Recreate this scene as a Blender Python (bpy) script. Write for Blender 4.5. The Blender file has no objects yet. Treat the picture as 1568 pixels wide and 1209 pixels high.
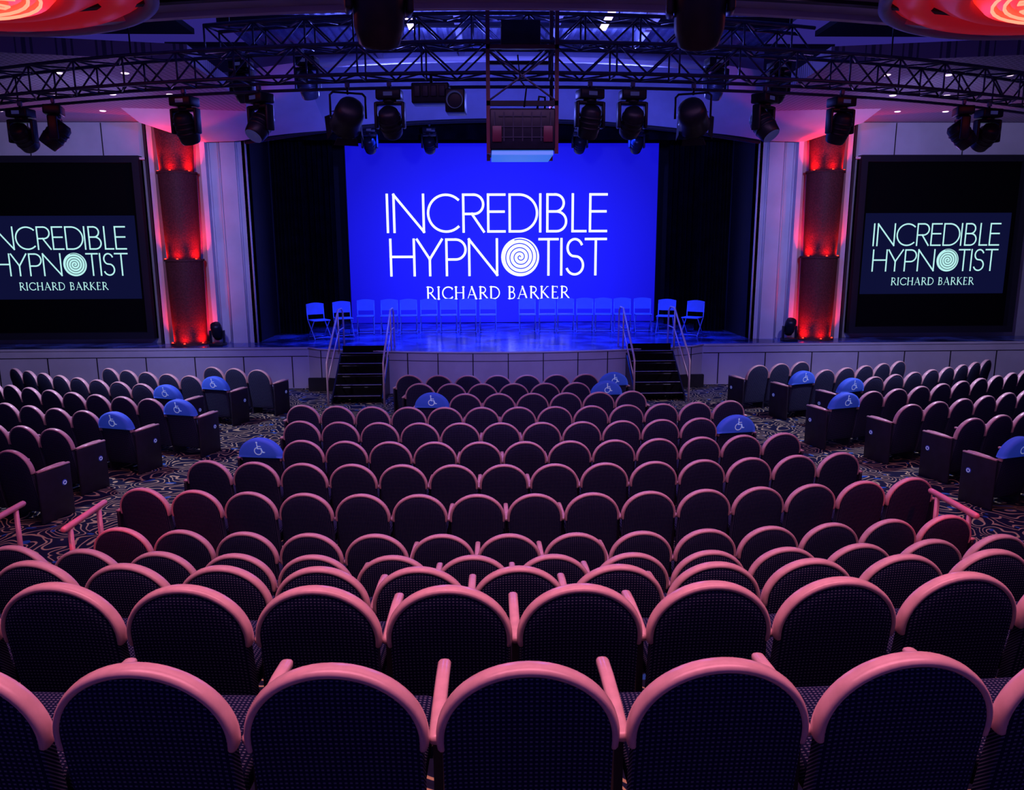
import bpy, bmesh, math, random
from mathutils import Vector, Matrix
random.seed(7)
scene = bpy.context.scene
scene.view_settings.view_transform = 'Standard'
pi = math.pi
CY = 29.5   # centre of curvature of the seating (y)
EYE = 3.38
CAMX = -.45
YAW = math.radians(-1.75)

# ---------------------------------------------------------------- materials
def newmat(name):
    m = bpy.data.materials.new(name); m.use_nodes = True
    nt = m.node_tree
    return m, nt, nt.nodes['Principled BSDF']

def mat(name, col, rough=0.5, metal=0.0, emit=None, es=0.0, var=0.0, scale=8.0, bump=0.0, spec=None):
    m, nt, b = newmat(name)
    b.inputs['Base Color'].default_value = (*col, 1)
    b.inputs['Roughness'].default_value = rough
    b.inputs['Metallic'].default_value = metal
    if spec is not None: b.inputs['Specular IOR Level'].default_value = spec
    if emit:
        b.inputs['Emission Color'].default_value = (*emit, 1)
        b.inputs['Emission Strength'].default_value = es
    if var > 0 or bump > 0:
        tc = nt.nodes.new('ShaderNodeTexCoord')
        no = nt.nodes.new('ShaderNodeTexNoise'); no.inputs['Scale'].default_value = scale
        no.inputs['Detail'].default_value = 4
        nt.links.new(tc.outputs['Object'], no.inputs['Vector'])
        if var > 0:
            cr = nt.nodes.new('ShaderNodeValToRGB')
            cr.color_ramp.elements[0].position = 0.38; cr.color_ramp.elements[1].position = 0.62
            cr.color_ramp.elements[0].color = (*[c*(1-var) for c in col], 1)
            cr.color_ramp.elements[1].color = (*[min(1, c*(1+var)) for c in col], 1)
            nt.links.new(no.outputs['Fac'], cr.inputs['Fac'])
            nt.links.new(cr.outputs['Color'], b.inputs['Base Color'])
        if bump > 0:
            bp = nt.nodes.new('ShaderNodeBump'); bp.inputs['Strength'].default_value = bump
            bp.inputs['Distance'].default_value = 0.02
            nt.links.new(no.outputs['Fac'], bp.inputs['Height'])
            nt.links.new(bp.outputs['Normal'], b.inputs['Normal'])
    return m

def M_(nt, op, a, b=None):
    n = nt.nodes.new('ShaderNodeMath'); n.operation = op
    for i, v in enumerate((a, b)):
        if v is None: continue
        if isinstance(v, (int, float)): n.inputs[i].default_value = v
        else: nt.links.new(v, n.inputs[i])
    return n.outputs[0]

def fabric_mat():
    m, nt, b = newmat('seat_fabric')
    tc = nt.nodes.new('ShaderNodeTexCoord'); sp = nt.nodes.new('ShaderNodeSeparateXYZ')
    nt.links.new(tc.outputs['Object'], sp.inputs[0])
    PX = 0.0165
    u = M_(nt, 'DIVIDE', sp.outputs['X'], PX)
    v = M_(nt, 'DIVIDE', M_(nt, 'ADD', sp.outputs['Z'], sp.outputs['Y']), PX*0.85)
    fu = M_(nt, 'SUBTRACT', M_(nt, 'FRACT', u), 0.5)
    fv = M_(nt, 'SUBTRACT', M_(nt, 'FRACT', v), 0.5)
    au = M_(nt, 'LESS_THAN', M_(nt, 'ABSOLUTE', fu), 0.25)
    av = M_(nt, 'LESS_THAN', M_(nt, 'ABSOLUTE', fv), 0.19)
    dot = M_(nt, 'MULTIPLY', au, av)
    mx = nt.nodes.new('ShaderNodeMix'); mx.data_type = 'RGBA'
    mx.inputs[6].default_value = (0.006, 0.010, 0.042, 1)
    mx.inputs[7].default_value = (0.13, 0.16, 0.24, 1)
    nt.links.new(dot, mx.inputs[0]); nt.links.new(mx.outputs[2], b.inputs['Base Color'])
    b.inputs['Roughness'].default_value = 0.9
    b.inputs['Specular IOR Level'].default_value = 0.06
    return m

def carpet_mat():
    m, nt, b = newmat('swirl_carpet')
    tc = nt.nodes.new('ShaderNodeTexCoord')
    no = nt.nodes.new('ShaderNodeTexNoise'); no.inputs['Scale'].default_value = 1.6; no.inputs['Detail'].default_value = 1
    nt.links.new(tc.outputs['Object'], no.inputs['Vector'])
    vm = nt.nodes.new('ShaderNodeVectorMath'); vm.operation = 'SCALE'; vm.inputs['Scale'].default_value = 0.7
    nt.links.new(no.outputs['Color'], vm.inputs[0])
    va = nt.nodes.new('ShaderNodeVectorMath'); va.operation = 'ADD'
    nt.links.new(tc.outputs['Object'], va.inputs[0]); nt.links.new(vm.outputs[0], va.inputs[1])
    vo = nt.nodes.new('ShaderNodeTexVoronoi'); vo.inputs['Scale'].default_value = 2.4
    nt.links.new(va.outputs[0], vo.inputs['Vector'])
    s = M_(nt, 'SINE', M_(nt, 'MULTIPLY', vo.outputs['Distance'], 38.0))
    cr = nt.nodes.new('ShaderNodeValToRGB')
    e = cr.color_ramp.elements
    e[0].position = 0.0; e[0].color = (0.008, 0.012, 0.032, 1)
    e[1].position = 1.0; e[1].color = (0.46, 0.42, 0.20, 1)
    x = e.new(0.84); x.color = (0.010, 0.016, 0.05, 1)
    x = e.new(0.90); x.color = (0.38, 0.36, 0.18, 1)
    nt.links.new(M_(nt, 'ADD', M_(nt, 'MULTIPLY', s, 0.5), 0.5), cr.inputs['Fac'])
    v2 = nt.nodes.new('ShaderNodeTexVoronoi'); v2.inputs['Scale'].default_value = 4.0
    nt.links.new(va.outputs[0], v2.inputs['Vector'])
    lt = M_(nt, 'LESS_THAN', v2.outputs['Distance'], 0.18)
    mx = nt.nodes.new('ShaderNodeMix'); mx.data_type = 'RGBA'
    nt.links.new(lt, mx.inputs[0]); nt.links.new(cr.outputs['Color'], mx.inputs[6])
    mx.inputs[7].default_value = (0.02, 0.11, 0.36, 1)
    nt.links.new(mx.outputs[2], b.inputs['Base Color'])
    b.inputs['Roughness'].default_value = 0.95
    b.inputs['Specular IOR Level'].default_value = 0.1
    return m

MF = fabric_mat()
MT = mat('seat_wood_trim', (0.66, 0.46, 0.44), 0.27, var=0.08, scale=14)
MD = mat('dark_plastic', (0.012, 0.013, 0.03), 0.5, var=0.2)
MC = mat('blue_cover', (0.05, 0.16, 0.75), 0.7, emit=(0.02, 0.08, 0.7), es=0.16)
MTAG = mat('blue_tag', (0.05, 0.16, 0.75), 0.6)
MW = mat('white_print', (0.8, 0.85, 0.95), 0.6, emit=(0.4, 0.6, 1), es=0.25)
MCARP = carpet_mat()
MWALL = mat('wall_lilac_paint', (0.50, 0.5, 0.56), 0.6, var=0.06, scale=1.5)
MWALLD = mat('wall_grey_panel', (0.3, 0.3, 0.36), 0.6, var=0.08, scale=2)
MBLK = mat('black_paint', (0.008, 0.008, 0.012), 0.7, var=0.2)
MSTEP = mat('stair_black_rubber', (0.005, 0.005, 0.007), 0.9, var=0.2, spec=.1)
MBLKM = mat('black_metal', (0.010, 0.011, 0.022), 0.38, metal=0.2, var=0.2, spec=.35)
MGRL = mat('grille_metal', (0.022, 0.024, 0.05), 0.45, metal=0.2, var=0.1)
MTR = mat('truss_metal', (0.045, 0.05, 0.11), 0.38, metal=0.4, var=0.2)
MGREY = mat('grey_metal', (0.14, 0.16, 0.24), 0.4, metal=0.4, var=0.1)
MDECK = mat('painted_deck', (0.4, 0.45, 0.6), 0.5, var=0.1)
MRAIL = mat('handrail_metal', (0.75, 0.6, 0.62), 0.3, metal=0.2, var=0.05)
MRAILP = mat('pink_handrail_metal', (0.8, 0.36, 0.4), 0.3, metal=0.1, var=0.05)
MRED = mat('red_lamp_glass', (0.3, 0.01, 0.01), 0.4, emit=(1, 0.03, 0.01), es=4)
MPILL = mat('pillar_bronze', (0.075, 0.020, 0.022), 0.55, metal=0.0, var=0.2, scale=30, bump=0.5, spec=.12)
MCURT = mat('black_curtain', (0.004, 0.004, 0.008), 0.95, var=0.3, scale=3, spec=0.05)
MSTG = mat('stage_floor_gobo_patches', (0.06, 0.10, 0.34), 0.2, var=0.8, scale=1.7, bump=0.12)  # blotches of blue gobo light painted into the floor colour as noise
MPIPE = mat('red_pipe', (0.09, 0.012, 0.03), 0.4, var=0.1)
MLENS = mat('lamp_lens', (0.05, 0.06, 0.12), 0.08, emit=(0.1, 0.1, 0.5), es=0.15)
MCHAIR = mat('folding_chair_plastic', (0.2, 0.36, 0.8), 0.4, var=0.03)
MTXT = mat('screen_white', (0.1, 0.1, 0.1), 0.8, emit=(0.88, 1.0, 1.0), es=1.25)
MTXT2 = mat('screen_pale_cyan', (0.02, 0.02, 0.02), 0.8, emit=(0.5, 0.93, 0.9), es=0.95)
MSCRD = mat('projected_dark_blue', (0.001, 0.001, 0.002), 1.0, emit=(0.004, 0.005, 0.034), es=1.0, spec=0.0)
MSCRK = mat('screen_black', (0.002, 0.002, 0.003), 0.8, spec=0.05)
MFRM = mat('screen_frame_black', (0.012, 0.012, 0.02), 0.5, spec=0.2)
MDOWN = mat('downlight_glow', (0.8, 0.8, 0.8), 0.5, emit=(1, 0.7, 0.95), es=2.0)
MNEON = mat('red_neon_disc', (0.4, 0.02, 0.02), 0.4, emit=(1.0, 0.025, 0.01), es=1.0)
MNEON2 = mat('orange_neon_line', (0.4, 0.1, 0.05), 0.4, emit=(1, 0.25, 0.15), es=1.8)
MCRIM = mat('crimson_cove', (0.45, 0.04, 0.08), 0.5, emit=(0.55, 0.008, 0.015), es=0.3)
MPURP = mat('ceiling_lilac_panel', (0.28, 0.28, 0.4), 0.6, var=0.08, scale=2)
MPG = mat('projector_lit_underside', (.3, .5, .7), .4, emit=(.02, .18, .8), es=.7)  # cyan light on the projector's bottom, put in as emission

def perforated():
    m, nt, b = newmat('perforated_ceiling')
    tc = nt.nodes.new('ShaderNodeTexCoord'); sp = nt.nodes.new('ShaderNodeSeparateXYZ')
    nt.links.new(tc.outputs['Object'], sp.inputs[0])
    fu = M_(nt, 'ABSOLUTE', M_(nt, 'SUBTRACT', M_(nt, 'FRACT', M_(nt, 'MULTIPLY', sp.outputs['X'], 9)), 0.5))
    fv = M_(nt, 'ABSOLUTE', M_(nt, 'SUBTRACT', M_(nt, 'FRACT', M_(nt, 'MULTIPLY', sp.outputs['Y'], 9)), 0.5))
    d = M_(nt, 'LESS_THAN', M_(nt, 'ADD', fu, fv), 0.33)
    mx = nt.nodes.new('ShaderNodeMix'); mx.data_type = 'RGBA'
    mx.inputs[6].default_value = (0.34, 0.28, 0.38, 1); mx.inputs[7].default_value = (0.1, 0.09, 0.13, 1)
    nt.links.new(d, mx.inputs[0]); nt.links.new(mx.outputs[2], b.inputs['Base Color'])
    b.inputs['Roughness'].default_value = 0.6
    return m
MPERF = perforated()

def bluescreen():
    m, nt, b = newmat('blue_display')
    b.inputs['Base Color'].default_value = (0.01, 0.01, 0.05, 1)
    tc = nt.nodes.new('ShaderNodeTexCoord'); sp = nt.nodes.new('ShaderNodeSeparateXYZ')
    nt.links.new(tc.outputs['Object'], sp.inputs[0])
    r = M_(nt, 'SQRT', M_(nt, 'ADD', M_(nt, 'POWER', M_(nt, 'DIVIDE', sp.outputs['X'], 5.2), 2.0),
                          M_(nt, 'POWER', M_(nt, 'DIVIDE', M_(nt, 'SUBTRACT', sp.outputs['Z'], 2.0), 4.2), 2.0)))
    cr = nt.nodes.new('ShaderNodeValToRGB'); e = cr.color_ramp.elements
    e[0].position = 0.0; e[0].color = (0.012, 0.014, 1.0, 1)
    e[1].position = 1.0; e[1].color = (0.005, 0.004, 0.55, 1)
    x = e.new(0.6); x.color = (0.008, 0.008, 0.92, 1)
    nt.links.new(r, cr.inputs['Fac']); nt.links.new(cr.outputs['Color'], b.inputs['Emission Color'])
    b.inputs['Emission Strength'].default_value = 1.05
    return m
MBLUE = bluescreen()

# ---------------------------------------------------------------- mesh builder
class MB:
    def __init__(s): s.v = []; s.f = []; s.mi = []; s.sm = []; s.mats = []
    def midx(s, m):
        if m not in s.mats: s.mats.append(m)
        return s.mats.index(m)
    def add(s, vs, fs, m, smooth=False, T=None):
        o = len(s.v); k = s.midx(m)
        for p in vs:
            p = Vector(p)
            s.v.append(T @ p if T is not None else p)
        for f in fs:
            s.f.append([i+o for i in f]); s.mi.append(k); s.sm.append(smooth)
    def box(s, c, d, m, T=None):
        x, y, z = c; a, b, h = d[0]/2, d[1]/2, d[2]/2
        vs = [(x+i*a, y+j*b, z+k*h) for k in (-1, 1) for j in (-1, 1) for i in (-1, 1)]
        s.add(vs, [(0, 2, 3, 1), (4, 5, 7, 6), (0, 1, 5, 4), (2, 6, 7, 3), (0, 4, 6, 2), (1, 3, 7, 5)], m, False, T)
    def rbox(s, c, d, r, m, T=None, seg=2):
        bm = bmesh.new(); bmesh.ops.create_cube(bm, size=1)
        for v in bm.verts: v.co = Vector((v.co.x*d[0], v.co.y*d[1], v.co.z*d[2]))
        bmesh.ops.bevel(bm, geom=bm.edges[:], offset=r, segments=seg, profile=0.5, affect='EDGES')
        bm.verts.index_update()
        vs = [v.co + Vector(c) for v in bm.verts]; fs = [[v.index for v in f.verts] for f in bm.faces]
        bm.free(); s.add(vs, fs, m, True, T)
    def tube(s, pts, r, m, n=8, ref=None, rv=None, T=None, closed=False, round_ends=False, p=2.0):
        pts = [Vector(q) for q in pts]; N = len(pts)
        vs = []; rings = []
        def ring(c, t, k=1.0):
            t = t.normalized()
            if ref is not None: w = Vector(ref)
            else: w = Vector((0, 0, 1)) if abs(t.z) < 0.95 else Vector((0, 1, 0))
            w = (w - t*w.dot(t)).normalized()
            u = t.cross(w)
            st = len(vs)
            for i in range(n):
                a = 2*pi*(i+0.5)/n
                ca, sa = math.cos(a), math.sin(a)
                ex = 2.0/p
                ca = math.copysign(abs(ca)**ex, ca); sa = math.copysign(abs(sa)**ex, sa)
                vs.append(c + u*(ca*r*k) + w*(sa*(rv or r)*k))
            rings.append(st)
        for i in range(N):
            if closed: t = pts[(i+1) % N]-pts[i-1]
            elif i == 0: t = pts[1]-pts[0]
            elif i == N-1: t = pts[-1]-pts[-2]
            else: t = (pts[i+1]-pts[i]).normalized()+(pts[i]-pts[i-1]).normalized()
            if i == 0 and round_ends and not closed:
                tt = t.normalized(); ring(pts[0]-tt*r*0.8, t, 0.45); ring(pts[0]-tt*r*0.5, t, 0.85)
            ring(pts[i], t)
            if i == N-1 and round_ends and not closed:
                tt = t.normalized(); ring(pts[-1]+tt*r*0.5, t, 0.85); ring(pts[-1]+tt*r*0.8, t, 0.45)
        fs = []
        R = len(rings)
        for j in range(R if closed else R-1):
            a = rings[j]; b = rings[(j+1) % R]
            for i in range(n):
                fs.append((a+i, a+(i+1) % n, b+(i+1) % n, b+i))
        if not closed:
            fs.append([rings[0]+i for i in range(n)][::-1]); fs.append([rings[-1]+i for i in range(n)])
        s.add(vs, fs, m, True, T)
    def cyl(s, a, b, r, m, n=10, T=None): s.tube([a, b], r, m, n, T=T)
    def lathe(s, prof, m, n=24, T=None):
        vs = []; fs = []
        for (r, z) in prof:
            for i in range(n):
                a = 2*pi*i/n; vs.append((r*math.cos(a), r*math.sin(a), z))
        for j in range(len(prof)-1):
            for i in range(n):
                fs.append((j*n+i, j*n+(i+1) % n, (j+1)*n+(i+1) % n, (j+1)*n+i))
        s.add(vs, fs, m, True, T)
    def prism(s, ol, y0, y1, m, T=None):
        n = len(ol)
        vs = [(x, y0, z) for x, z in ol]+[(x, y1, z) for x, z in ol]
        fs = [list(range(n)), list(range(n, 2*n))[::-1]]
        fs += [(i, i+n, (i+1) % n+n, (i+1) % n) for i in range(n)]
        s.add(vs, fs, m, False, T)
    def mesh(s, name):
        me = bpy.data.meshes.new(name)
        me.from_pydata([tuple(v) for v in s.v], [], s.f)
        for m in s.mats: me.materials.append(m)
        me.polygons.foreach_set('material_index', s.mi)
        me.polygons.foreach_set('use_smooth', s.sm)
        me.update()
        bm = bmesh.new(); bm.from_mesh(me)
        bmesh.ops.recalc_face_normals(bm, faces=bm.faces[:]); bm.to_mesh(me); bm.free()
        return me
    def obj(s, name, loc=(0, 0, 0), rot=(0, 0, 0)):
        return place(s.mesh(name), name, loc, rot)

def place(me, name, loc=(0, 0, 0), rot=(0, 0, 0), scale=(1, 1, 1)):
    o = bpy.data.objects.new(name, me); o.location = loc; o.rotation_euler = rot; o.scale = scale
    scene.collection.objects.link(o)
    return o

def Tm(loc=(0, 0, 0), rx=0, ry=0, rz=0):
    return Matrix.Translation(loc) @ Matrix.Rotation(rz, 4, 'Z') @ Matrix.Rotation(ry, 4, 'Y') @ Matrix.Rotation(rx, 4, 'X')

def P(R, phi, z): return (R*math.sin(phi), CY-R*math.cos(phi), z)

def ring_sector(mb, R0, R1, z0, z1, p0, p1, m, n=48):
    vs = []; fs = []
    for i in range(n+1):
        a = p0+(p1-p0)*i/n
        vs += [P(R0, a, z0), P(R1, a, z0), P(R1, a, z1), P(R0, a, z1)]
    for i in range(n):
        b = 4*i
        for k in range(4): fs.append((b+k, b+(k+1) % 4, b+4+(k+1) % 4, b+4+k))
    fs += [(0, 1, 2, 3), (4*n, 4*n+3, 4*n+2, 4*n+1)]
    mb.add(vs, fs, m)

# ---------------------------------------------------------------- stroke lettering
def arc(cx, cy, rx, ry, a0, a1, n=18):
    return [(cx+rx*math.cos(math.radians(a0+(a1-a0)*i/n)), cy+ry*math.sin(math.radians(a0+(a1-a0)*i/n))) for i in range(n+1)]

def ribbon(mb, pts, w, m, X, y):
    q = [Vector(X(*p)) for p in pts]
    runs = [[q[0]]]
    for i in range(1, len(q)):
        runs[-1].append(q[i])
        if 0 < i < len(q)-1:
            d0 = (q[i]-q[i-1]).normalized(); d1 = (q[i+1]-q[i]).normalized()
            if d0.dot(d1) < 0.8: runs.append([q[i]])
    for r in runs:
        r = [v.copy() for v in r]
        d = (r[0]-r[1]).normalized(); r[0] = r[0]+d*w*0.5
        d = (r[-1]-r[-2]).normalized(); r[-1] = r[-1]+d*w*0.5
        vs = []; fs = []
        for i, v in enumerate(r):
            t = (r[min(i+1, len(r)-1)]-r[max(i-1, 0)]).normalized()
            nn = Vector((-t.y, t.x))*w/2
            vs += [(v.x+nn.x, y, v.y+nn.y), (v.x-nn.x, y, v.y-nn.y)]
        for i in range(len(r)-1): fs.append((2*i, 2*i+1, 2*i+3, 2*i+2))
        mb.add(vs, fs, m)

def G(ch, w):
    if ch == 'I': return [[(0, 0), (0, 1)]]
    if ch == 'N': return [[(0, 0), (0, 1)], [(0, 1), (w, 0)], [(w, 0), (w, 1)]]
    if ch == 'C': return [arc(.5, .5, .5, .5, 48, 312, 30)]
    if ch == 'R': return [[(0, 0), (0, 1)], [(0, 1), (w-.27, 1)]+arc(w-.27, .74, .26, .26, 90, -90)+[(0, .48)], [(w*.42, .48), (w, 0)]]
    if ch == 'P': return [[(0, 0), (0, 1)], [(0, 1), (w-.29, 1)]+arc(w-.29, .72, .28, .28, 90, -90)+[(0, .44)]]
    if ch == 'E': return [[(0, 0), (0, 1)], [(0, 1), (w, 1)], [(0, .54), (w*.95, .54)], [(0, 0), (w, 0)]]
    if ch == 'D': return [[(0, 0), (0, 1)], [(0, 1), (w-.5, 1)]+arc(w-.5, .5, .5, .5, 90, -90, 26)+[(0, 0)]]
    if ch == 'B': return [[(0, 0), (0, 1)], [(0, 1), (w-.3, 1)]+arc(w-.3, .77, .23, .23, 90, -90)+[(0, .54)], [(0, .54), (w-.27, .54)]+arc(w-.27, .27, .27, .27, 90, -90)+[(0, 0)]]
    if ch == 'L': return [[(0, 1), (0, 0)], [(0, 0), (w, 0)]]
    if ch == 'H': return [[(0, 0), (0, 1)], [(w, 0), (w, 1)], [(0, .52), (w, .52)]]
    if ch == 'Y': return [[(0, 1), (w/2, .45)], [(w, 1), (w/2, .45)], [(w/2, .45), (w/2, 0)]]
    if ch == 'T': return [[(0, 1), (w, 1)], [(w/2, 1), (w/2, 0)]]
    if ch == 'S': return [arc(w/2, .755, w/2-.03, .245, 25, 250, 20)+arc(w/2, .26, w/2, .26, 70, -155, 20)]
    return []

def serif(ch):
    k, t = .13, .05
    def sf(x, y, h=.1): return ([(x-h, y), (x+h, y)], .04)
    if ch == 'I': return .3, [([(.15, 0), (.15, 1)], k), sf(.15, 0), sf(.15, 1)]
    if ch == 'R': return .72, [([(.15, 0), (.15, 1)], k), sf(.13, 0), sf(.1, 1, .06), ([(.15, 1)]+arc(.3, .75, .25, .25, 90, -90)+[(.15, .5)], .08), ([(.33, .5), (.72, 0)], .11)]
    if ch == 'B': return .66, [([(.15, 0), (.15, 1)], k), sf(.1, 0, .06), sf(.1, 1, .06), ([(.15, 1)]+arc(.3, .77, .2, .23, 90, -90)+[(.15, .54)], .08), ([(.15, .54)]+arc(.32, .27, .24, .27, 90, -90)+[(.15, 0)], .08)]
    if ch == 'D': return .88, [([(.15, 0), (.15, 1)], k), sf(.1, 0, .06), sf(.1, 1, .06), ([(.15, 1)]+arc(.35, .5, .46, .5, 90, -90)+[(.15, 0)], .09)]
    if ch == 'C': return .84, [(arc(.5, .5, .45, .5, 45, 315, 24), .1), ([(.8, .95), (.8, .78)], .05), ([(.8, .05), (.8, .2)], .05)]
    if ch == 'H': return .88, [([(.15, 0), (.15, 1)], k), ([(.73, 0), (.73, 1)], k), ([(.15, .52), (.73, .52)], t), sf(.15, 0), sf(.15, 1), sf(.73, 0), sf(.73, 1)]
    if ch == 'A': return .82, [([(.08, 0), (.4, 1)], t), ([(.4, 1), (.74, 0)], k), ([(.2, .34), (.62, .34)], t), sf(.08, 0, .08), sf(.74, 0, .08)]
    if ch == 'E': return .62, [([(.15, 0), (.15, 1)], k), ([(.1, 1), (.52, 1)], .05), ([(.15, .53), (.45, .53)], .05), ([(.1, 0), (.56, 0)], .05), ([(.52, 1), (.52, .88)], .04), ([(.56, 0), (.56, .14)], .04)]
    if ch == 'K': return .76, [([(.15, 0), (.15, 1)], k), sf(.15, 0), sf(.15, 1), ([(.18, .48), (.58, 1)], t), ([(.26, .55), (.72, 0)], .11), sf(.62, 1, .07)]
    return .35, []

def title(mb, cx, cz, u, y, m, mdisc, mspiral):
    X0 = 763; Z0 = 376
    def line(items, ytop, ybot):
        H = ybot-ytop
        for ch, x, w in items:
            for st in G(ch, w/H):
                ribbon(mb, st, 3.6*u, m, lambda a, b, x=x: (cx+(x+a*H-X0)*u, cz+(Z0-ybot+b*H)*u), y)
    line([('I', 596, 0), ('N', 606, 45), ('C', 658, 50), ('R', 712, 31), ('E', 750, 25), ('D', 783, 42), ('I', 830, 0), ('B', 841, 29), ('L', 880, 20), ('E', 907, 25)], 299, 354)
    line([('H', 599, 36), ('Y', 640, 38), ('P', 685, 30), ('N', 720, 43), ('T', 829, 28), ('I', 863, 0), ('S', 871, 26), ('T', 901, 31)], 366, 420)
    ox, oz = cx+(799-X0)*u, cz+(Z0-393)*u
    R = 29.5*u; n = 48
    mb.add([(ox, y-.004, oz)]+[(ox+R*math.cos(2*pi*i/n), y-.004, oz+R*math.sin(2*pi*i/n)) for i in range(n)],
           [(0, 1+i, 1+(i+1) % n) for i in range(n)], mdisc)
    sp = []
    for i in range(200):
        a = i/199*2*pi*4.3; r = R*0.93*(i/199)
        sp.append((ox+r*math.cos(a), oz+r*math.sin(a)))
    ribbon(mb, sp[6:], 1.5*u, mspiral, lambda a, b: (a, b), y-.012)
    txt = "RICHARD BARKER"; tot = 0; lay = []
    for i, ch in enumerate(txt):
        w, st = serif(ch); lay.append((tot, st)); tot += w+.12
    H = 18.5; sx = 226/(tot*H)
    for x, st in lay:
        for pts, w in st:
            ribbon(mb, pts, w*H*u, m, lambda a, b, x=x: (cx+(652+(x+a)*H*sx-X0)*u, cz+(Z0-457+b*H)*u), y)

# ---------------------------------------------------------------- SEATS
def tilt(p): return (p[0], p[1]-(p[2]-0.45)*0.17, p[2])

_seat = {}
def seat_mesh(cover=False, ra=False, lp=False, rp=False):
    key = (cover, ra, lp, rp)
    if key in _seat: return _seat[key]
    mb = MB()
    def outline(k, a=.258, b=.236, zc=.693, zb=.14):
        pts = [(-a, zb)] + [(-a, zb+(zc-zb)*t) for t in (.5,)]
        pts += [(a*math.cos(pi-pi*i/22), zc+b*math.sin(pi*i/22)) for i in range(23)]
        pts += [(a, zb+(zc-zb)*.5), (a, zb)]
        cz = .55
        return [(x*k, cz+(z-cz)*k) for x, z in pts]
    for sgn, y0, mm in ((-1, -.024, MF), (1, .03, MF)):
        vs = []; fs = []
        ks = [(1, 0), (.96, .012), (.85, .022), (.5, .03)]
        for k, dy in ks:
            vs += [tilt((x, y0+sgn*dy*(1 if sgn > 0 else .8), z)) for x, z in outline(k)]
        n = len(outline(1))
        for j in range(len(ks)-1):
            for i in range(n): fs.append((j*n+i, j*n+(i+1) % n, (j+1)*n+(i+1) % n, (j+1)*n+i))
        fs.append([(len(ks)-1)*n+i for i in range(n)])
        mb.add(vs, fs, mm, True)
    ol = outline(1); n = len(ol)
    mb.add([tilt((x, -.024, z)) for x, z in ol]+[tilt((x, .03, z)) for x, z in ol],
           [(i, i+n, (i+1) % n+n, (i+1) % n) for i in range(n)], MF)
    pts = []
    a, b, zc = .263, .241, .693
    for i in range(31):
        t = math.radians(-7)+(pi+math.radians(14))*i/30
        pts.append(tilt((a*math.cos(t), 0.0, zc+b*math.sin(t))))
    mb.tube(pts, .0165, MT, n=12, ref=(0, 1, -.0), rv=.034, p=2.3, round_ends=True)
    mb.rbox((0, .30, .43), (.49, .44, .11), .035, MF, T=Tm((0, 0, 0), rx=math.radians(2)))
    mb.rbox((0, .29, .365), (.44, .38, .04), .012, MD)
    def arm(x):
        mb.tube([(x, .0, .655), (x, .12, .672), (x, .3, .68), (x, .40, .675)], .024, MT, n=10, ref=(0, 0, 1), rv=.017, p=2.8, round_ends=True)
        mb.box((x, .20, .335), (.03, .30, .63), MD)
        mb.box((x, .20, .01), (.06, .36, .02), MD)
    arm(-.283)
    if ra: arm(.283)
    for on, sx in ((lp, -1), (rp, 1)):
        if on:
            mb.rbox((sx*.322, .20, .33), (.035, .50, .66), .015, MD)
            mb.tube([(sx*.322, -.04, .672), (sx*.322, .44, .672)], .026, MT, n=8, ref=(0, 0, 1), rv=.014, p=2.6)
            T = Tm((sx*.341, .33, .44), ry=sx*pi/2)
            mb.lathe([(0.0, .004), (.036, .004), (.04, 0.0)], MTAG, 18, T)
            mb.lathe([(.018, .004), (.018, .006), (.026, .006), (.026, .004)], MW, 14, T)
    if cover:
        def ol2(k, yy):
            o = [(-.292, .70)]+[(.292*math.cos(pi-pi*i/20), .70+.262*math.sin(pi*i/20)) for i in range(21)]+[(.292, .70)]
            return [tilt((x*k, yy, .78+(z-.78)*k)) for x, z in o]
        n = 23
        for sg in (-1, 1):
            vs = ol2(1, sg*.03)+ol2(.97, sg*.055)+ol2(.8, sg*.072)
            fs = []
            for j in range(2):
                for i in range(n): fs.append((j*n+i, j*n+(i+1) % n, (j+1)*n+(i+1) % n, (j+1)*n+i))
            fs.append([2*n+i for i in range(n)]); mb.add(vs, fs, MC, True)
        vs = ol2(1, -.03)+ol2(1, .03)
        mb.add(vs, [(i, i+n, (i+1) % n+n, (i+1) % n) for i in range(n)], MC, True)
        tmp = MB()
        X = lambda a, b: (a, b)
        ribbon(tmp, arc(0, .80, .048, .048, 100, 380, 20), .013, MW, X, -.075)
        ribbon(tmp, [(-.005, .895), (-.002, .835), (.045, .835), (.065, .785), (.085, .785)], .014, MW, X, -.075)
        ribbon(tmp, [(-.004, .865), (.04, .865)], .012, MW, X, -.075)
        ribbon(tmp, arc(-.006, .917, .006, .006, 0, 360, 12), .014, MW, X, -.075)
        mb.add([tilt(v) for v in tmp.v], tmp.f, MW)
    me = mb.mesh('theater_seat')
    _seat[key] = me
    return me

def seat_at(R, phi, z, **k):
    p = P(R-.09, phi, z)
    place(seat_mesh(**k), 'theater_seat', p, (0, 0, phi))

SP = .563
def row(h, z, first, last, off, cov=(), sp=SP):
    R = CY-h; n = last-first+1
    for i in range(n):
        phi = (first+i+off)*sp/R
        seat_at(R, phi, z, cover=(i in cov or (i-n) in cov), ra=(i == n-1), lp=(i == 0), rp=(i == n-1))

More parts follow.
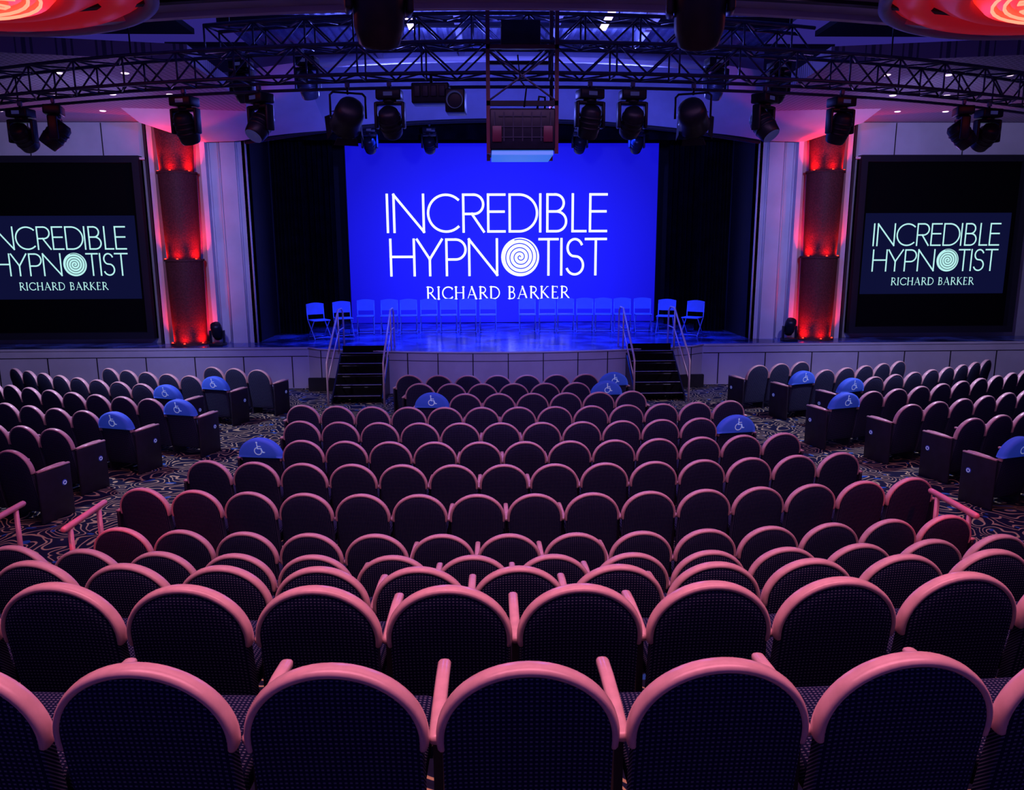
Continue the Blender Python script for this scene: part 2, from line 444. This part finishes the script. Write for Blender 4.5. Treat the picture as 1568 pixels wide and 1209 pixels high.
Z1, Z2, Z3, Z4 = 1.225, .985, .62, .25
row(2.06, Z1, -5, 6, -.59, sp=.58)
row(3.11, Z2, -7, 7, -.1, sp=.578)
row(4.15, Z3, -8, 9, -.5, sp=.575)
row(5.2, Z4, -9, 9, 0, sp=.575)
row(6.26, 0, -6, 7, -.5, sp=.575)
row(7.34, 0, -7, 7, 0, sp=.578)
row(8.4, 0, -6, 7, -.5, sp=.575)
row(9.43, 0, -6, 6, 0, cov=(0,), sp=.57)
row(10.49, 0, -5, 6, -.5, cov=(-1,), sp=.57)
row(11.55, 0, -6, 6, 0)
row(12.65, 0, -2, 4, -.5, cov=(0,))
row(13.6, 0, -3, 3, 0, cov=(-1,))
row(14.5, 0, -3, 4, -.5, cov=(-1,))

def side_row(R, x, n, sgn, cov=()):
    p0 = math.asin(x/R)
    for i in range(n):
        phi = sgn*(p0+i*SP/R)
        k = dict(cover=(i in cov))
        if sgn < 0: k['ra'] = k['rp'] = (i == 0); k['lp'] = False
        else: k['lp'] = (i == 0); k['ra'] = (i == n-1)
        seat_at(R, phi, 0, **k)
for sgn in (-1, 1):
    L = sgn < 0
    side_row(14.95, 5.07, 3, sgn)
    side_row(15.95, 5.65, 6, sgn, (0,))
    side_row(16.95, 6.2, 9, sgn, (0,))
    side_row(18.0, 5.45, 13, sgn, (0,))
    side_row(19.05, 6.05, 12, sgn, (0,) if L else ())
    side_row(20.1, 6.4, 12, sgn)
    side_row(21.15, 6.3, 12, sgn, () if L else (0,))
    side_row(22.2, 6.9, 11, sgn)

# ---------------------------------------------------------------- ROOM SHELL
mb = MB(); mb.box((0, 9, -.05), (29, 24, .1), MCARP); mb.obj('floor')
for (h0, h1, z) in ((-3.0, 2.95, Z1), (2.95, 3.99, Z2), (3.99, 5.04, Z3), (5.04, 6.0, Z4)):
    mb = MB(); ring_sector(mb, CY-h0, CY-h1, 0.0, z, -.27, .27, MCARP); mb.obj('floor_tier')

# stage
def stage_front(x):
    if abs(x) < 4.75: return 17.4+(12.2-math.sqrt(12.2**2-x*x))
    return 18.5
mb = MB()
xs = [-13.9]+[-4.76]+[-4.75+9.5*i/30 for i in range(31)]+[4.76, 13.9]
top = [(x, stage_front(x), 1.0) for x in xs]
nb = len(top)
mb.add(top+[(x, 25.1, 1.0) for x in xs], [(i, i+1, nb+i+1, nb+i) for i in range(nb-1)], MSTG)
vs = [(x, stage_front(x), 0) for x in xs]+top
mb.add(vs, [(i, i+1, nb+i+1, nb+i) for i in range(nb-1)], MWALL)
for (z, t, dd, mm) in ((.975, .05, .05, MWALL), (.78, .018, .012, MBLK)):
    for seg in ([x for x in xs if abs(x) < 4.755], [-13.9, -4.77], [4.77, 13.9]):
        pts = [(x, stage_front(x)-.0, z) for x in seg]
        if len(pts) > 2: mb.tube(pts, dd/2, mm, n=4, ref=(0, 0, 1), rv=t/2)
        else: mb.box(((pts[0][0]+pts[1][0])/2, pts[0][1], z), (abs(pts[0][0]-pts[1][0]), dd, t), mm)
for i in range(12):
    x = -13.2+i*1.15
    if x < -4.9:
        for k in (-1, 1): mb.box((k*x, 18.495, .4), (.02, .02, .76), MBLK)
for x in (-4.4, -1.6, -.8, 0, .8, 1.6, 2.3, -2.3, 4.4):
    mb.box((x, stage_front(x)-.003, .48), (.02, .02, .95), MBLK)
for s in (-1, 1):
    mb.box((s*4.25, stage_front(4.25)-.02, .16), (.9, .1, .3), MBLK)
mb.obj('stage')

def header_z(x): return EYE+2.42+.50*(1-(x/6.2)**2)
mb = MB()
n = 40; xs2 = [-6.2+12.4*i/n for i in range(n+1)]
vs = []; fs = []
for y in (19.45, 19.75):
    for x in xs2: vs += [(x, y, header_z(x)), (x, y, 7.95)]
for k in range(2):
    o = k*2*(n+1)
    for i in range(n): fs.append((o+2*i, o+2*i+2, o+2*i+3, o+2*i+1))
o = 2*(n+1)
for i in range(n): fs.append((2*i, 2*i+2, o+2*i+2, o+2*i))
mb.add(vs, fs, MPURP)
mb.tube([(x, 19.43, header_z(x)) for x in xs2], .05, MBLK, n=6)
mb.obj('wall_proscenium_header')
for s, nm in ((-1, 'left'), (1, 'right')):
    mb = MB()
    mb.prism([(0, 0), (1, 0), (1, 1), (0, 1)], 0, 1, MWALL, T=Matrix(((s*.95, 0, 0, s*6.2), (0, .3, 0, 19.45), (0, 0, 5.3, 1.0), (0, 0, 0, 1))))
    mb.prism([(6.2*s, 19.45), (6.2*s, 24.6), (6.3*s, 24.6), (6.3*s, 19.45)], 0, 1, MBLK, T=Matrix(((1, 0, 0, 0), (0, 0, 1, 0), (0, 5.3, 0, 1.0), (0, 0, 0, 1))))
    mb.box((s*6.62, 19.42, 3.6), (.36, .06, 5.2), MWALL)
    for x in (6.2, 6.42, 6.84, 7.08):
        mb.cyl((s*x, 19.43, 1.0), (s*x, 19.43, 6.28), .025, MWALL, 6)
    mb.box((s*10.5, 19.75, 3.64), (6.7, .3, 5.28), MWALLD)
    mb.box((s*7.16, 19.42, 3.64), (.12, .35, 5.28), MWALL)
    mb.box((s*8.42, 19.5, 3.64), (.12, .25, 5.28), MWALL)
    mb.box((s*8.55, 19.5, 3.64), (.06, .2, 5.28), MBLK)
    for x in (9.6, 11.3, 13): mb.box((s*x, 19.54, 5.86), (.02, .02, .8), MBLK)
    mb.box((s*11, 19.57, 5.86), (4.9, .05, .82), MWALL)
    mb.box((s*11, 19.5, 5.43), (4.9, .2, .05), MWALL)
    mb.obj('wall_'+nm+'_of_stage')
    mb = MB(); mb.box((s*14.1, 13.0, 3.2), (.2, 14, 6.6), MWALLD)
    mb.box((s*13.97, 13.0, 1.1), (.06, 13, .08), MWALL); mb.obj('wall_'+nm)
mb = MB(); mb.box((0, 25.2, 4.5), (16, .1, 9), MBLK); mb.obj('wall_backstage')
mb = MB(); mb.box((0, 22.5, 8.05), (16, 5.6, .1), MBLK); mb.obj('ceiling_backstage')
for s in (-1, 1):
    for (x0, x1, y) in ((4.85, 6.15, 23.2), (5.3, 6.15, 21.4)):
        mb = MB(); vs = []; fs = []; n = 60
        for i in range(n+1):
            x = x0+(x1-x0)*i/n
            yy = y+.07*math.sin(i*.9)+.03*math.sin(i*2.1)
            vs += [(s*x, yy, 1.01), (s*x, yy, 7.8)]
        for i in range(n): fs.append((2*i, 2*i+2, 2*i+3, 2*i+1))
        mb.add(vs, fs, MCURT, True); mb.obj('stage_curtain')
mb = MB(); vs = []; fs = []; n = 160
for i in range(n+1):
    x = -6.1+12.2*i/n; yy = 20.6+.05*math.sin(i*.8)
    vs += [(x, yy, 6.0), (x, yy, 7.9)]
for i in range(n): fs.append((2*i, 2*i+2, 2*i+3, 2*i+1))
mb.add(vs, fs, MCURT, True); mb.obj('stage_valance_curtain')

mb = MB()
W, H = 9.36, 5.32
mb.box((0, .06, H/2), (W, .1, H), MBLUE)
mb.box((0, .13, H/2+.03), (W+.1, .04, H+.04), MBLK)
u = .0197
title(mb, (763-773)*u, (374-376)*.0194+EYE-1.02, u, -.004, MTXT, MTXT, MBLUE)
mb.obj('stage_backdrop_screen', (0.04, 24.0, 1.02))

for s in (-1, 1):
    mb = MB()
    w, h = 4.25, 4.36
    mb.box((0, .1, 0), (w, .1, h), MSCRK)
    t = .16
    for sx in (-1, 1): mb.box((sx*(w/2-t/2), 0, 0), (t, .2, h), MFRM)
    for sz in (-1, 1): mb.box((0, 0, sz*(h/2-t/2)), (w-2*t, .2, t), MFRM)
    mb.box((0, .045, -.20), (3.7, .01, 2.0), MSCRD)
    title(mb, -.02, -.20, .0163*.585, .03, MTXT2, MTXT2, MSCRD)
    mb.obj('side_projection_screen', (s*10.83, 19.42, EYE-.07))

for s in (-1, 1):
    mb = MB()
    segs = [(1.0, 3.02), (3.02, 5.05), (5.05, 6.26)]
    for (z0, z1) in segs:
        mb.lathe([(.46, z0), (.46, z0+.05), (.38, z0+.05), (.40, z0+.5), (.43, z1-.04), (.43, z1)], MPILL, 40)
        for a in (-150, -90, -30):
            c = (.42*math.cos(math.radians(a)), .42*math.sin(math.radians(a)), z0+.06)
            mb.lathe([(0, .012), (.02, .012), (.022, -.01)], MRED, 10, T=Tm(c))
    mb.obj('decorative_column', (s*7.79, 19.25, 0))
    for (z0, z1) in segs:
        for a, e in ((-155, 13), (-90, 5), (-25, 13)):
            ld = bpy.data.lights.new('column_uplight', 'SPOT'); ld.energy = e*10; ld.color = (1, .012, .006)
            ld.spot_size = math.radians(120); ld.spot_blend = 1; ld.shadow_soft_size = .02
            o = bpy.data.objects.new('column_uplight', ld)
            o.location = (s*7.79+.56*math.cos(math.radians(a)), 19.25+.56*math.sin(math.radians(a)), z0+.06)
            d = Vector((-.75*math.cos(math.radians(a)), -.75*math.sin(math.radians(a)), 1))
            o.rotation_euler = d.to_track_quat('-Z', 'Y').to_euler(); scene.collection.objects.link(o)

for s in (-1, 1):
    mb = MB()
    mb.rbox((0, 0, .04), (.34, .3, .08), .015, MBLKM)
    for k in (-1, 1): mb.rbox((k*.16, 0, .22), (.035, .1, .32), .012, MBLKM)
    mb.lathe([(0, -.2), (.1, -.2), (.13, -.1), (.13, .12), (.11, .2), (0, .2)], MBLKM, 20, T=Tm((0, 0, .36), rx=.5))
    mb.obj('floor_moving_light', (s*7.0, 18.85, 1.0))

for s, xc in ((-1, -3.3), (1, 3.3)):
    mb = MB()
    yf = stage_front(xc)-.06
    N = 5; w = 1.0; tr = .25; rise = 1.0/N
    for i in range(N):
        y = yf-tr*(i+.5)
        zz = 1.0-rise*(i+1)+.17
        mb.box((0, y, zz-.02), (w, tr+.02, .04), MSTEP)
        mb.box((0, y+tr/2, zz+.05), (w, .02, .18), MSTEP)
        mb.box((0, y-tr/2, zz-.005), (w, .018, .022), MWALL)
    for k in (-1, 1):
        ol = [(yf, .0), (yf, .96), (yf-tr*N-.03, .12), (yf-tr*N-.03, 0)]
        mb.add([(k*(w/2+.03), a, b) for a, b in ol]+[(k*(w/2+.06), a, b) for a, b in ol],
               [(0, 1, 2, 3), (7, 6, 5, 4), (0, 4, 5, 1), (1, 5, 6, 2), (2, 6, 7, 3), (3, 7, 4, 0)], MBLKM)
        x = k*(w/2+.1)
        pts = [(x, yf+.75, 1.0), (x, yf+.72, 1.82), (x, yf+.55, 1.92), (x, yf+.15, 1.92), (x, yf-tr*N, 1.02), (x, yf-tr*N-.12, .9), (x, yf-tr*N-.14, 0.0)]
        mb.tube(pts, .022, MRAIL, 8, ref=(1, 0, 0))
        mb.tube([(x, yf+.74, 1.45), (x, yf+.12, 1.45), (x, yf-tr*N-.12, .5)], .015, MRAIL, 6, ref=(1, 0, 0))
        mb.cyl((x, yf+.1, 1.0), (x, yf+.1, 1.92), .02, MRAIL, 8)
    mb.obj('stage_stairs', (xc, 0, 0))

def chair_mesh():
    mb = MB()
    for k in (-1, 1):
        x = k*.2
        mb.tube([(x, -.22, 0), (x, .20, .46), (x, .24, .84)], .013, MCHAIR, 6, ref=(1, 0, 0))
        mb.tube([(x*.93, .26, 0), (x*.93, -.16, .44)], .013, MCHAIR, 6, ref=(1, 0, 0))
    mb.cyl((-.19, .24, .04), (.19, .24, .04), .01, MCHAIR, 6); mb.cyl((-.2, -.19, .04), (.2, -.19, .04), .01, MCHAIR, 6)
    mb.rbox((0, -.0, .455), (.41, .40, .03), .012, MCHAIR)
    ol = [(-.21, .58), (-.21, .8)]+[(-.21+.42*i/8, .84+.03*math.sin(pi*i/8)) for i in range(9)]+[(.21, .8), (.21, .58)]
    mb.prism(ol, .22, .245, MCHAIR)
    return mb.mesh('folding_chair')
CH = chair_mesh()
cxs = [565, 600, 629, 659, 689, 718, 748, 808, 838, 866, 895, 923, 952, 983]
for px in cxs:
    x = (px-773)*.0182
    place(CH, 'folding_chair', (x, 21.3-.006*x*x, 1.012), (0, 0, -x*.03+random.uniform(-.04, .04)), (1.12, 1.05, 1.05))
for px, y, r in ((533, 20.6, .35), (503, 20.1, .6), (1015, 20.6, -.35), (1048, 20.1, -.6)):
    place(CH, 'folding_chair', ((px-773)*.0178, y, 1.012), (0, 0, r), (1.12, 1.05, 1.05))

# ---------------------------------------------------------------- CEILING
mb = MB()
for s in (-1, 1):
    x0, x1 = s*5.2, s*14
    vs = [(x0, 13.3, 6.28), (x1, 11.5, 6.28), (x1, 19.6, 6.28), (s*6.2, 19.6, 6.28), (s*5.4, 17, 6.28)]
    mb.add(vs+[(a, b, c+.25) for a, b, c in vs], [(0, 1, 2, 3, 4), (5, 6, 7, 8, 9)]+[(i, (i+1) % 5, (i+1) % 5+5, i+5) for i in range(5)], MPERF)
    for i in range(7):
        for j in range(3):
            x = s*(6.6+i*1.1); y = 14.2+j*1.9
            mb.lathe([(0, -.012), (.05, -.012), (.065, -.004), (.07, 0.01)], MDOWN, 14, T=Tm((x, y, 6.28)))
mb.obj('ceiling_side_panels')
for s in (-1, 1):
    mb = MB(); vs = []; fs = []; n = 14
    for i in range(n+1):
        t = i/n
        x = 7.2-3.0*t; zt = 6.28+.55*t
        yb = 19.3-.3*math.sin(pi*t); yt = 17.0
        zb = header_z(min(6.2, x)) if x < 6.2 else header_z(6.2)
        vs += [(s*x, yb, zb-.02), (s*(x+.9*(1-t)), (yb+yt)/2, (zb+zt)/2+.02), (s*(x+1.2*(1-t)), yt, zt+.25)]
    for i in range(n):
        for k in (0, 1): fs.append((3*i+k, 3*i+k+1, 3*i+k+4, 3*i+k+3))
    mb.add(vs, fs, MWALL, True); mb.obj('ceiling_soffit')
mb = MB(); vs = []; fs = []; n = 0
x = -6.0; zz = 8.0
while x < 6:
    for dx, dz in ((0, 0), (.08, 0), (.11, .06), (.19, .06), (.22, 0)):
        vs += [(x+dx, 9.9, zz+dz), (x+dx, 19.8, zz+dz)]; n += 1
    x += .22
for i in range(n-1): fs.append((2*i, 2*i+2, 2*i+3, 2*i+1))
mb.add(vs, fs, MDECK); mb.obj('ceiling_metal_deck')
mb = MB()
for x in (-2.9, -1.0, 1.0, 2.9):
    mb.box((x, 15.8, 7.82), (.12, 7.2, .28), MWALL)
for y in (14.0, 16.6):
    mb.box((0, y, 7.75), (11.5, .1, .2), MBLKM)
for s in (-1, 1):
    mb.box((s*1.9, 15.4, 7.6), (.12, 2.2, .06), MDOWN)
mb.tube([P(12.6, a*.01-.0, 7.12) for a in range(-36, 37, 3)], .06, MWALL, 4, ref=(0, 0, 1), rv=.07)
mb.obj('ceiling_beams')
mb = MB()
for s in (-1, 1): mb.box((s*10, 13.0, 7.4), (8, 6, .1), MBLK)
mb.obj('ceiling_black_void')

mb = MB()
ring_sector(mb, 19.75, 30, 6.16, 6.5, -.5, .5, MPURP, 60)
ring_sector(mb, 19.65, 19.75, 6.10, 6.22, -.5, .5, MWALL, 60)
ring_sector(mb, 20.15, 20.25, 6.12, 6.17, -.5, .5, MBLK, 60)
mb.obj('ceiling')
for s in (-1, 1):
    mb = MB()
    mb.lathe([(2.4, .08), (2.4, -.02), (2.32, -.04), (2.27, -.02), (2.25, .06)], MPURP, 64)
    mb.lathe([(2.25, .06), (2.1, -.03), (1.9, -.02), (1.85, .06)], MCRIM, 64)
    mb.lathe([(1.85, .06), (1.6, -.06), (1.45, -.05), (1.42, .04)], MCRIM, 64)
    mb.lathe([(1.42, .02), (1.32, -.10), (0, -.10)], MNEON, 64)
    for r in (1.22, 1.1, .55): mb.tube([(r*math.cos(2*pi*i/40), r*math.sin(2*pi*i/40), -.12) for i in range(40)], .018, MNEON2, 6, closed=True, ref=(0, 0, 1))
    for i in range(14):
        a = 2*pi*i/14; T = Tm((.83*math.cos(a), .83*math.sin(a), -.12), rz=a)
        mb.tube([(-.14, -.06, 0), (.14, -.06, 0), (.14, .06, 0), (-.02, .1, 0)], .014, MNEON2, 5, T=T, ref=(0, 0, 1))
    mb.obj('ceiling_medallion_light', (s*6.35, 8.65, 6.1))

# ---------------------------------------------------------------- TRUSS + RIG
def truss(R, z0, z1, dw, p0, p1, seg, r=.025):
    mb = MB(); n = int((p1-p0)*R/seg)
    A = [[P(RR, p0+(p1-p0)*i/n, zz) for i in range(n+1)] for RR in (R-dw/2, R+dw/2) for zz in (z0, z1)]
    for c in A: mb.tube(c, r, MTR, 6, ref=(0, 0, 1))
    for i in range(n):
        for a, b in ((0, 1), (2, 3), (0, 2), (1, 3)):
            p, q = (A[a][i], A[b][i+1]) if i % 2 else (A[b][i], A[a][i+1])
            mb.cyl(p, q, r*.55, MTR, 5)
            if i % 2 == 0: mb.cyl(A[a][i], A[b][i], r*.55, MTR, 5)
    return mb
mb = truss(18.5, 5.60, 5.98, .42, -.62, .62, .42)
for a in (-.5, -.3, -.12, .12, .3, .5):
    mb.cyl(P(18.5, a, 5.98), P(18.5, a, 7.3), .012, MBLKM, 5)
mb.tube([P(18.3, a*.02, 5.50) for a in range(-31, 32)], .022, MTR, 6, ref=(0, 0, 1))
mb.obj('lighting_truss')
mb = truss(16.6, 6.45, 6.85, .4, -.30, .30, .42, .03)
for a in (-.28, -.1, .1, .28): mb.cyl(P(16.6, a, 6.85), P(16.6, a, 7.9), .012, MBLKM, 5)
mb.obj('lighting_truss')

def mover_mesh(tl, k=1.0):
    mb = MB()
    mb.cyl((0, 0, 0), (0, 0, -.08), .02, MBLKM, 8); mb.rbox((0, 0, .0), (.06, .05, .07), .01, MGREY)
    mb.rbox((0, 0, -.14), (.34, .24, .13), .02, MBLKM)
    mb.box((0, -.122, -.14), (.12, .004, .05), MLENS)
    mb.cyl((0, 0, -.2), (0, 0, -.25), .09, MBLKM, 16)
    mb.rbox((0, 0, -.25), (.38, .12, .05), .015, MBLKM)
    for s in (-1, 1): mb.rbox((s*.185, 0, -.40), (.045, .13, .34), .018, MBLKM)
    T = Tm((0, 0, -.48), rx=tl)
    mb.lathe([(0, .20), (.09, .20), (.135, .15), (.15, .02), (.15, -.10), (.135, -.2), (.12, -.22)], MBLKM, 24, T)
    mb.lathe([(.12, -.22), (.105, -.20), (.09, -.19), (0, -.185)], MLENS, 24, T)
    for z in (.05, -.02, -.09): mb.lathe([(.15, z), (.157, z+.01), (.157, z+.025), (.15, z+.035)], MBLKM, 24, T)
    return mb.mesh('moving_head_light')
MV = [mover_mesh(t) for t in (.9, .45, -.7, 1.3)]
def par_mesh():
    mb = MB()
    mb.rbox((0, 0, 0), (.06, .05, .07), .01, MGREY); mb.cyl((0, 0, 0), (0, 0, -.12), .015, MBLKM, 8)
    mb.tube([(-.24, 0, -.42), (-.24, 0, -.14), (-.2, 0, -.1), (.2, 0, -.1), (.24, 0, -.14), (.24, 0, -.42)], .016, MBLKM, 6, ref=(0, 1, 0))
    T = Tm((0, 0, -.40), rx=1.2)
    mb.lathe([(0, .24), (.12, .24), (.18, .19), (.2, .05), (.2, -.18), (.22, -.22), (.21, -.23)], MBLKM, 24, T)
    mb.lathe([(.21, -.22), (.15, -.19), (0, -.18)], MLENS, 24, T)
    for i in range(4):
        T2 = T @ Matrix.Rotation(i*pi/2, 4, 'Z')
        mb.add([(-.14, .2, -.23), (.14, .2, -.23), (.17, .25, -.34), (-.17, .25, -.34), (-.14, .205, -.225), (.14, .205, -.225), (.17, .255, -.335), (-.17, .255, -.335)], [(0, 1, 2, 3), (7, 6, 5, 4), (0, 4, 5, 1), (2, 6, 7, 3), (0, 3, 7, 4), (1, 5, 6, 2)], MBLKM, False, T2)
    return mb.mesh('stage_wash_light')
PARM = par_mesh()
Rl = 18.55
def bearing_phi(deg, R):
    t = math.tan(math.radians(deg)); phi = 0
    for _ in range(20):
        p = P(R, phi, 0); phi += (CAMX+t*p[1]-p[0])/R
    return phi
def hang(deg, me, name, rz=0, z=5.5):
    phi = bearing_phi(deg, Rl)
    place(me, name, P(Rl, phi, z), (0, 0, phi+rz))
def deg(px): return math.degrees(math.atan((px-784)/1184/(.982+.19*.37)))-math.degrees(YAW)
for px, k, rz in ((33, 0, .3), (84, 2, -.9), (285, 1, 0), (400, 2, -.4), (599, 0, 0), (905, 1, .2), (970, 0, 0), (1172, 2, .5), (1290, 1, 0), (1478, 2, .9), (1517, 0, -.3)):
    hang(deg(px), MV[k], 'moving_head_light', rz)
for px, rz in ((535, .5), (1063, -.5)):
    hang(deg(px), PARM, 'stage_wash_light', rz)
mb = MB()
mb.rbox((0, 0, -.14), (.5, .3, .26), .02, MBLKM); mb.cyl((0, 0, 0), (0, 0, .1), .02, MBLKM, 8)
for i in range(4): mb.rbox((-.17+i*.11, -.16, -.12), (.08, .03, .14), .01, MGRL)
mb.rbox((.33, 0, -.24), (.26, .34, .3), .02, MBLKM)
mb.lathe([(0, -.03), (.09, -.03), (.11, 0), (.11, .04)], MLENS, 20, Tm((.33, -.19, -.24), rx=pi/2))
hang(deg(663), mb.mesh('rig_control_box'), 'rig_control_box', 0, 5.5)
for a in (-.27, -.2, .2, .27):
    place(MV[1], 'moving_head_light', P(16.6, a, 6.40), (0, 0, a))
for px in (570, 660, 888, 975):
    place(MV[0], 'moving_head_light', ((px-773)*.0165, 20.2, 6.32), (0, 0, 0))

mb = MB()
mb.rbox((0, 0, 0), (.86, .95, .52), .03, MBLKM)
for i in range(7): mb.box((-.36+i*.12, -.478, .03), (.015, .01, .36), MGRL)
for z in (-.1, .03, .16): mb.box((0, -.48, z), (.62, .012, .015), MGRL)
for s in (-1, 1):
    mb.rbox((s*.33, -.48, -.06), (.12, .02, .2), .006, MPIPE)
    mb.box((s*.44, -.44, 1.42), (.05, .05, 3.44), MPIPE); mb.box((s*.44, .45, 1.42), (.05, .05, 3.44), MPIPE)
    mb.box((s*.44, -.0, .3), (.05, .88, .05), MPIPE)
mb.box((0, -.44, .32), (.92, .05, .06), MBLKM); mb.box((0, -.44, 1.0), (.92, .05, .05), MPIPE); mb.box((0, .45, 1.0), (.92, .05, .05), MPIPE)
mb.cyl((-.42, -.44, .36), (.42, -.44, .95), .012, MGREY, 6); mb.cyl((.42, -.44, .36), (-.42, -.44, .95), .012, MGREY, 6)
mb.tube([(-.06, -.46, .9), (-.03, -.47, .6), (.05, -.47, .5), (.02, -.47, .27)], .012, MBLKM, 6)
mb.tube([(.2, -.3, .27), (.22, -.35, .42), (.3, -.3, .42), (.3, -.3, .27)], .015, MBLKM, 6)
mb.rbox((-.02, -.32, 1.17), (.5, .3, .3), .02, MBLKM)
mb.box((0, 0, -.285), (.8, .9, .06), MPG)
mb.lathe([(0, .03), (.1, .03), (.12, 0), (.12, -.06)], MTXT, 20, Tm((0, .5, 0), rx=-pi/2))
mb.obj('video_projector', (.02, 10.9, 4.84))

def bigm():
    mb = MB()
    mb.cyl((0, 0, 1.55), (0, 0, .7), .03, MBLKM, 8)
    mb.rbox((0, 0, .62), (.36, .34, .2), .03, MBLKM)
    for s in (-1, 1): mb.rbox((s*.19, 0, .4), (.05, .16, .36), .02, MBLKM)
    T = Tm((0, 0, .26), rx=.35)
    mb.lathe([(0, .26), (.11, .26), (.155, .2), (.165, .05), (.16, -.12), (.13, -.22), (.10, -.24)], MBLKM, 12, T)
    mb.lathe([(.1, -.24), (.08, -.22), (0, -.215)], MLENS, 20, T)
    return mb.mesh('hanging_moving_light')
BG = bigm()
place(BG, 'hanging_moving_light', (-1.12, 5.3, EYE+1.22), (0, 0, .2)); place(BG, 'hanging_moving_light', (.93, 5.3, EYE+1.22), (0, 0, -.2))

for (x, y0, y1) in ((-4.3, 6.75, 7.5), (4.1, 6.75, 7.5), (-5.1, 6.75, 7.5), (5.4, 6.75, 7.5)):
    mb = MB()
    for y in (y0+.1, y1-.12): mb.cyl((x, y, 0), (x, y, .84), .024, MRAILP, 10)
    mb.tube([(x, y0, .87), (x, y1, .87)], .03, MRAILP, 10, round_ends=True)
    mb.obj('aisle_handrail')

# ---------------------------------------------------------------- LIGHTS
def area(name, loc, tgt, sx, sy, e, col):
    l = bpy.data.lights.new(name, 'AREA'); l.shape = 'RECTANGLE'; l.size = sx; l.size_y = sy; l.energy = e; l.color = col
    l.spread = math.radians(130)
    o = bpy.data.objects.new(name, l); o.location = loc
    o.rotation_euler = (Vector(tgt)-Vector(loc)).to_track_quat('-Z', 'Y').to_euler(); scene.collection.objects.link(o)
def spot(name, loc, tgt, e, col, ang=60, r=.1, blend=.6):
    l = bpy.data.lights.new(name, 'SPOT'); l.energy = e; l.color = col; l.spot_size = math.radians(ang); l.spot_blend = blend; l.shadow_soft_size = r
    o = bpy.data.objects.new(name, l); o.location = loc
    o.rotation_euler = (Vector(tgt)-Vector(loc)).to_track_quat('-Z', 'Y').to_euler(); scene.collection.objects.link(o)
area('house_light_pink', (0, 2.6, 6.05), (0, 3.0, 0), 7, 1.4, 165, (1, .30, .46))
area('house_light_rose', (0, 5.8, 6.05), (0, 6.0, 0), 9, 1.4, 82, (1, .33, .62))
area('house_light_purple', (0, 8.8, 6.05), (0, 9.8, 0), 11, 1.4, 165, (.75, .34, 1))
for s in (-1, 1):
    spot('end_seat_red', (s*4.8, 3.6, 5.9), (s*3.85, 7.0, .7), 600, (1, .01, .04), 18, .1, .8)
    spot('wall_wash_violet', P(18.2, s*.35, 5.4), (s*10.6, 19.5, 3.4), 850, (.48, .42, 1), 78, .15)
    spot('front_wash_blue', P(18.2, s*.12, 5.4), (s*5.8, 19.5, 3.8), 1000, (.10, .12, 1), 60, .15)
    spot('floor_wash_violet', P(18.2, s*.45, 5.4), (s*7, 13.5, 0), 1200, (.62, .52, .95), 95, .15)
    spot('ceiling_uplight_violet', (s*9, 18.9, 3.8), (s*9.5, 15.5, 6.28), 90, (.42, .2, 1), 150, .1)
    spot('stage_blue', (s*3, 20.0, 6.2), (s*2, 20.8, 1), 1900, (.012, .05, 1), 95, .1)
    spot('deck_uplight', (s*2.5, 17.6, 6.3), (s*2, 16.0, 8), 450, (.13, .16, 1), 150, .1)
spot('header_wash', P(18.2, 0, 5.3), (0, 19.5, 6.8), 1800, (.10, .12, 1), 70, .15)
spot('apron_wash', P(18.2, .02, 5.3), (0, 17.7, .8), 1000, (.26, .22, 1), 48, .15)
w = bpy.data.worlds.new('world'); scene.world = w; w.use_nodes = True
w.node_tree.nodes['Background'].inputs[0].default_value = (.12, .08, .9, 1)
w.node_tree.nodes['Background'].inputs[1].default_value = .2

# ---------------------------------------------------------------- CAMERA
cam = bpy.data.cameras.new('camera'); cam.sensor_width = 36; cam.sensor_fit = 'HORIZONTAL'; cam.lens = 27.18
cam.clip_start = .05; cam.clip_end = 200
co = bpy.data.objects.new('camera', cam); scene.collection.objects.link(co)
co.matrix_world = Matrix.Translation((CAMX, 0, EYE)) @ Matrix.Rotation(YAW, 4, 'Z') @ Matrix.Rotation(math.radians(79), 4, 'X') @ Matrix.Rotation(math.radians(-.25), 4, 'Z')
scene.camera = co
